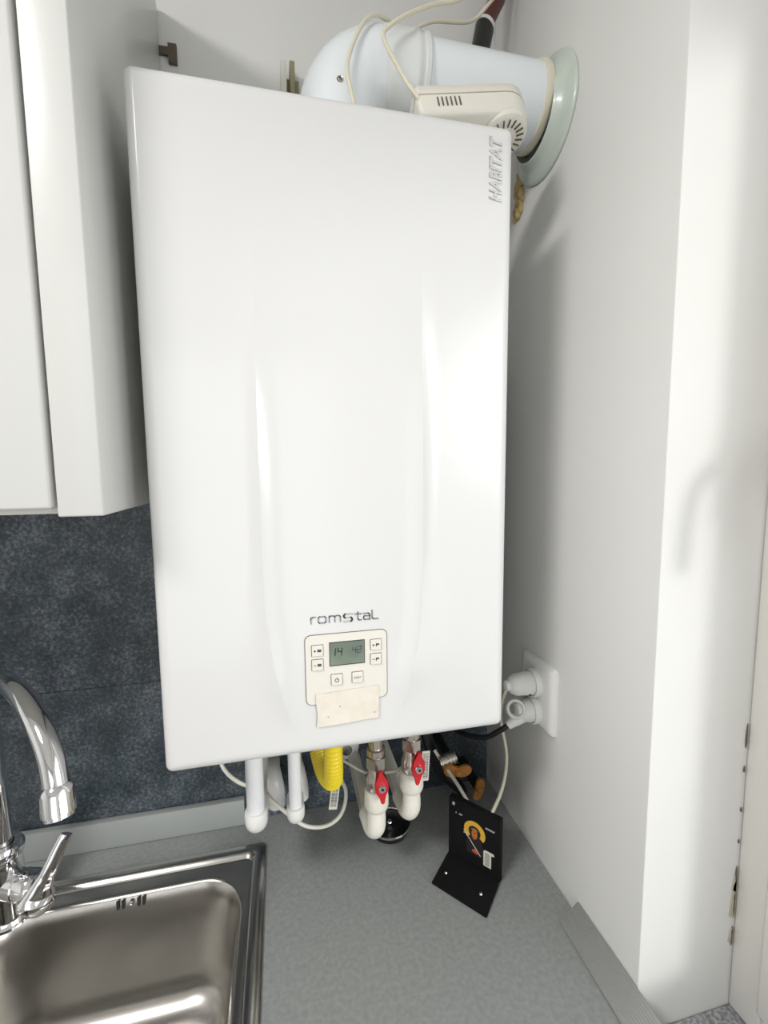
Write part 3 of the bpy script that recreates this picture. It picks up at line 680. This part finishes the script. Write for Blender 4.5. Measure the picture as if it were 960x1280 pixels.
barcode('paper_tag', (.1968, .137), .0125, .047, -8, -.163, 'printed paper tag on the white cable below the yellow hose')
barcode('paper_tag', (.3385, .1635), .0125, .049, -3, -.168, 'printed paper tag hanging right of the right red valve')
# black disc on the worktop
bd = thing('black_dish', 'small round black dish with shiny metal rim on the worktop under the valves', 'dish', (.298, -.093, 0))
turned('bowl', [(0, .004), (.024, .004), (.028, .006), (.031, .012), (.0335, .013), (.034, .012), (.032, .002), (.028, .0005), (0, .0005)], (.298, -.093, 0), (0, 0, 1), 'black', bd, 40)
turned('metal_rim', [(.0332, .0125), (.0345, .0145), (.0358, .0135), (.0355, .0115), (.034, .0105)], (.298, -.093, 0), (0, 0, 1), 'chrome', bd, 48)
turned('centre_knob', [(0, .018), (.004, .0175), (.006, .014), (.005, .008), (.007, .004)], (.298, -.093, 0), (0, 0, 1), 'chrome', bd, 20)
# chrome coupling and brass butterfly valves in the dark corner
def butterfly(c, ang, s, label, chrome):
    t = thing('butterfly_valve', label, 'valve', (c[0], c[1], c[2]), 'brass butterfly valves in the dark corner')
    x, y, z = c
    bm = bmesh.new(); poly = []
    for k in range(48):
        a = 2*pi*k/48; r = .0065+.0145*abs(cos(a))**2.2; poly.append((r*cos(a)*s, r*sin(a)*s*(1.0 if sin(a) > 0 else .8)+.003*abs(cos(a))**3*s))
    mt_ = Matrix.Translation((x, y-.016, z)) @ Matrix(((1, 0, 0, 0), (0, 0, -1, 0), (0, 1, 0, 0), (0, 0, 0, 1))) @ Matrix.Rotation(R(ang), 4, 'Z')
    prism(bm, poly, mt_, 0, .005); bmesh.ops.bevel(bm, geom=[e for e in bm.edges if len(e.link_faces) == 2 and e.calc_face_angle(0) > .9], offset=.0012, segments=2, affect='EDGES')
    obj('wing_handle', bm, 'brass', t, True, 40)
    turned('hub', [(0, .0045), (.004, .004), (.007, .0), (.007, -.010)], (x, y-.021, z), (0, -1, 0), 'brass', t, 20)
    bm = bmesh.new(); tube(bm, [(x, y-.008, z), (x, -.0108, z)], .009, 20); obj('valve_body', bm, 'black', t, True)  # body coloured black to stand for the corner's shade
    if chrome:
        bm = bmesh.new(); a0 = V((x-.026, y-.004, z+.012)); a1 = V((x+.002, y-.006, z+.020)); n = 28
        pp = [a0.lerp(a1, i/n) for i in range(n+1)]
        tube(bm, pp, [.0105+(.0011 if (i//3) % 2 else 0) for i in range(n+1)], 28); obj('ribbed_coupling', bm, 'nickel', t, True, 50)
    return t
butterfly((.412, -.10, .106), -8, 1.2, 'orange brass butterfly valve with ribbed nickel coupling', True)
butterfly((.4660, -.075, .046), 75, .95, 'upright orange brass wing valve above the icon stand', False)
# black hose added to darken that corner, then the plug's cable
o = ctube('corner_shade_hose', [(.37, -.0112, .20), (.372, -.05, .17), (.385, -.06, .11), (.41, -.055, .06), (.44, -.06, .03), (.45, -.05, .012)], .0105, 'black', seg=16)
tag(o, 'black hose added to darken the corner beside the brass valve', 'hose')
o = ctube('black_cable', [(.4630, -.1997, .2318), (.452, -.19, .218), (.44, -.16, .19), (.425, -.10, .165), (.41, -.04, .155), (.405, -.0112, .15)], .0042, 'black')
tag(o, 'black power cable from the lower wall plug to the dark corner', 'cable')

# ================================================================== ICON STAND
ic = thing('icon_stand', 'small black stand with a painted haloed saint, wires entering its top', 'stand', (.40, -.2, 0))
A = V((.4335, -.2329, 0)); B = V((.3790, -.1655, 0)); wv = (B-A).normalized(); wid = (B-A).length
back = V((-wv.y, wv.x, 0));  back = back if back.y > 0 else -back
back = V((.775, .632, 0)).normalized()
# panel frame: local x along the panel (left to right), local y up, local z towards the room
def ic_m(org, upd):
    xd = -wv; zd = xd.cross(upd).normalized(); m_ = Matrix.Identity(4)
    for r_ in range(3): m_[r_][0] = xd[r_]; m_[r_][1] = upd[r_]; m_[r_][2] = zd[r_]; m_[r_][3] = org[r_]
    return m_
PM = ic_m(B+V((0, 0, .001)), V((0, 0, 1)))
PHt = .103
bm = bmesh.new(); prism(bm, rrect(0, wid, 0, PHt, .002, 3), PM, -.010, 0); obj('board', bm, 'blackmatte', ic)
fw = -back
FL = V((.3355, -.2075, 0)); FR_ = V((.3930, -.2755, 0))
bm = bmesh.new()
q = [V(FL), V(FR_), V(A), V(B)]
vb = [bm.verts.new(p+V((0, 0, .0006))) for p in q]; vt = [bm.verts.new(p+V((0, 0, h))) for p, h in zip(q, (.004, .004, .009, .009))]
bm.faces.new(vb); bm.faces.new(vt)
for i in range(4): bm.faces.new((vb[i], vb[(i+1) % 4], vt[(i+1) % 4], vt[i]))
bmesh.ops.bevel(bm, geom=bm.edges[:], offset=.0008, segments=2, affect='EDGES'); obj('foot', bm, 'blackmatte', ic, True, 40)
for u, v in ((.14, .42), (.80, .42)):
    p = FL.lerp(FR_, u).lerp(B.lerp(A, u), v)+V((0, 0, .0055))
    turned('screw', [(0, .0024), (.0016, .0022), (.0028, .0008), (.003, -.001)], p, (0, 0, 1), 'chrome', ic, 16)
def mark(name, polys, m, z=.0004):
    bm = bmesh.new()
    for p in polys: prism(bm, p, PM, -.0001, z)
    return obj(name, bm, m, ic)
cxh, czh, s_ = .0455, .064, 1.0
halo = []
for k in range(22):
    a0, a1 = R(-35+262*k/22), R(-35+262*(k+1)/22)
    halo.append([(cxh+r_*cos(a)*1.05, czh+r_*sin(a)) for r_, a in ((.0098, a0), (.0172, a0), (.0172, a1), (.0098, a1))])
mark('halo', halo, 'gold')
mark('veil', [[(cxh+.0098*cos(R(a))*1.0, czh+.0108*sin(R(a))) for a in range(-30, 211, 15)]+[(cxh-.014, czh-.022), (cxh-.012, czh-.038), (cxh+.014, czh-.038), (cxh+.016, czh-.022)]], 'robe', .0003)
mark('face', [[(cxh+.0048*cos(R(a)), czh-.0030+.0085*sin(R(a))) for a in range(0, 360, 20)]], 'skin', .0006)
mark('headband', [[(cxh-.0055, czh+.0030), (cxh, czh+.0052), (cxh+.0055, czh+.0030), (cxh+.0055, czh+.0042), (cxh, czh+.0066), (cxh-.0055, czh+.0044)]], mat('painted_green', (.2, .24, .1), .6), .0007)
mark('features', [[(cxh-.0026, czh-.0002), (cxh-.0008, czh-.0002), (cxh-.0008, czh+.0006), (cxh-.0026, czh+.0006)], [(cxh+.0010, czh-.0002), (cxh+.0028, czh-.0002), (cxh+.0028, czh+.0006), (cxh+.0010, czh+.0006)],
                  [(cxh-.0002, czh-.0046), (cxh+.0006, czh-.0046), (cxh+.0006, czh), (cxh-.0002, czh)], [(cxh-.0014, czh-.0074), (cxh+.0016, czh-.0074), (cxh+.0016, czh-.0067), (cxh-.0014, czh-.0067)]], 'robe', .0008)
mark('hand', [[(cxh-.004, czh-.0330), (cxh+.0040, czh-.0345), (cxh+.0085, czh-.0325), (cxh+.0070, czh-.0290), (cxh+.0010, czh-.0275), (cxh-.0035, czh-.0300)]], 'redpaint', .0006)
def line(a, b, t):
    d_ = V((b[0]-a[0], b[1]-a[1])).normalized(); n_ = V((-d_.y, d_.x))*t/2
    return [(a[0]-n_.x, a[1]-n_.y), (b[0]-n_.x, b[1]-n_.y), (b[0]+n_.x, b[1]+n_.y), (a[0]+n_.x, a[1]+n_.y)]
mark('cross', [line((cxh-.0185, czh-.0040), (cxh+.0105, czh-.0345), .0009), line((cxh-.0185, czh-.0090), (cxh-.0118, czh-.0066), .0010)], 'tag', .0007)
scr = mark('scroll', [[(.0610, .0185), (.0735, .0185), (.0735, .0400), (.0785, .0410), (.0770, .0445), (.0630, .0440), (.0610, .0415)]], 'tag', .0006)
mark('scroll_writing', [line((.0630+.0008*(i % 2), .0215+i*.0026), (.0705+.001*((i+1) % 2), .0215+i*.0026), .0010) for i in range(8)], 'ink', .0007)
# small white lettering beside the halo: lines of tiny strokes, as legible as in the photograph
def strokes(x, z, n, h, dz):
    out = []
    for i in range(n):
        xx = x+i*.0019; out.append(line((xx, z), (xx, z+h), .0006))
        out.append(line((xx, z+(h if i % 2 else h*.5)), (xx+.0012, z+(h if i % 3 else h*.4)), .0006))
    return out
mark('lettering', strokes(.0640, .0790, 8, .0026, 0)+strokes(.0130, .0800, 1, .0026, 0)+strokes(.0190, .0800, 3, .0026, 0), 'fluecollar', .0004)['kind'] = 'stuff'
mark('lettering', [line((.006, .0925), (.011, .0965), .0011), line((.0065, .0965), (.0105, .0925), .0011), line((.0085, .0915), (.0085, .097), .0009)], 'white', .0004)
# wires that end in it
o = ctube('white_wire', [(.380, -.092, .134), (.3859, -.10, .1245), (.3946, -.12, .1125), (.401, -.148, .106), (.405, -.178, .100)], .0028, 'pprwhite')
tag(o, 'short white wire dropping into the top of the black icon stand', 'wire')
PMt = PM @ V((wid*.80, PHt-.004, -.004))
o = ctube('cream_wire', [(.468, -.185, .289), (.464, -.178, .262), (.463, -.172, .235), (.469, -.167, .205), (.476, -.164, .18), (.478, -.167, .155), (.471, -.176, .130), (.456, -.190, .112), tuple(PMt)], .0026, 'cable', k=10)
tag(o, 'cream wire hanging from behind the boiler corner to the icon stand', 'wire')

# ================================================================== SOCKET AND PLUGS
ws = thing('wall_socket', 'white double wall socket on the right wall beside the boiler', 'socket', (XR, -.195, .275))
YS0, YS1, ZS0, ZS1 = -.238, -.150, .224, .329
def yz(x): return Matrix(((0, 0, -1, x), (-1, 0, 0, 0), (0, 1, 0, 0), (0, 0, 0, 1)))   # local x=-y, y=z, z=-x
bm = bmesh.new()
loft(bm, [[yz(XR) @ V((a, b, z)) for a, b in rrect(-YS1+i, -YS0-i, ZS0+i, ZS1-i, .006, 5)] for z, i in ((0, 0), (.004, 0), (.0085, .003), (.0105, .008))], cap=True)
obj('cover_plate', bm, 'pvc', ws, True, 35)
for zc in (.2935, .2495):
    turned('outlet_ring', [(.0215, 0), (.0215, .009), (.0205, .0105), (.019, .0105), (.0185, .004), (0, .004)], (XR-.0095, -.196, zc), (-1, 0, 0), 'pvc', ws, 40)
p1 = thing('power_plug', 'round white plug in the upper outlet of the wall socket', 'plug', (XR-.016, -.196, .2935))
turned('body', [(.0, -.002), (.0180, -.002), (.0180, .010), (.0172, .014), (.0160, .030), (.0120, .0385), (.0080, .0405), (.0075, .046), (.0045, .047), (0, .047)], (XR-.0155, -.196, .2935), (-1, 0, 0), 'pvc', p1, 36)
turned('screw_hole', [(0, .0006), (.0022, .0006), (.0024, -.0006)], (XR-.0265, -.196-.0128, .2935-.0125), (0, -.71, -.7), 'dark', p1, 14)
p2 = thing('power_plug', 'white plug with pull ring in the lower outlet of the wall socket', 'plug', (XR-.016, -.196, .2495))
turned('body', [(0, -.002), (.0180, -.002), (.0180, .008), (.0172, .010), (.0150, .022), (.0120, .0275), (0, .0285)], (XR-.0155, -.196, .2495), (-1, 0, 0), 'pvc', p2, 36)
bm = bmesh.new(); ringc = V((XR-.045, -.199, .256)); nd = V((-.35, -.75, .40)).normalized()
q1 = nd.orthogonal().normalized(); q2 = nd.cross(q1); N = 30; rg = []
for i in range(N):
    a = 2*pi*i/N; dirv = q1*cos(a)+q2*sin(a); c_ = ringc+dirv*.0122
    rg.append([bm.verts.new(c_+dirv*(.0032*cos(2*pi*k/10))+nd*(.0085*sin(2*pi*k/10))) for k in range(10)])
for i in range(N):
    a, b = rg[i], rg[(i+1) % N]
    for k in range(10): bm.faces.new((a[k], a[(k+1) % 10], b[(k+1) % 10], b[k]))
obj('pull_ring', bm, 'pvc', p2, True, 60)
bm = bmesh.new(); tube(bm, catmull([(XR-.034, -.199, .244), (.474, -.1995, .238), (.466, -.2, .234), (.461, -.1995, .2305)], 5), [.0105, .0103, .0100, .0096, .0092, .0088, .0083, .0079, .0076, .0073, .0070, .0068, .0066, .0064, .0062, .006][:16], 20)
obj('cable_grip', bm, 'pvc', p2, True, 60)
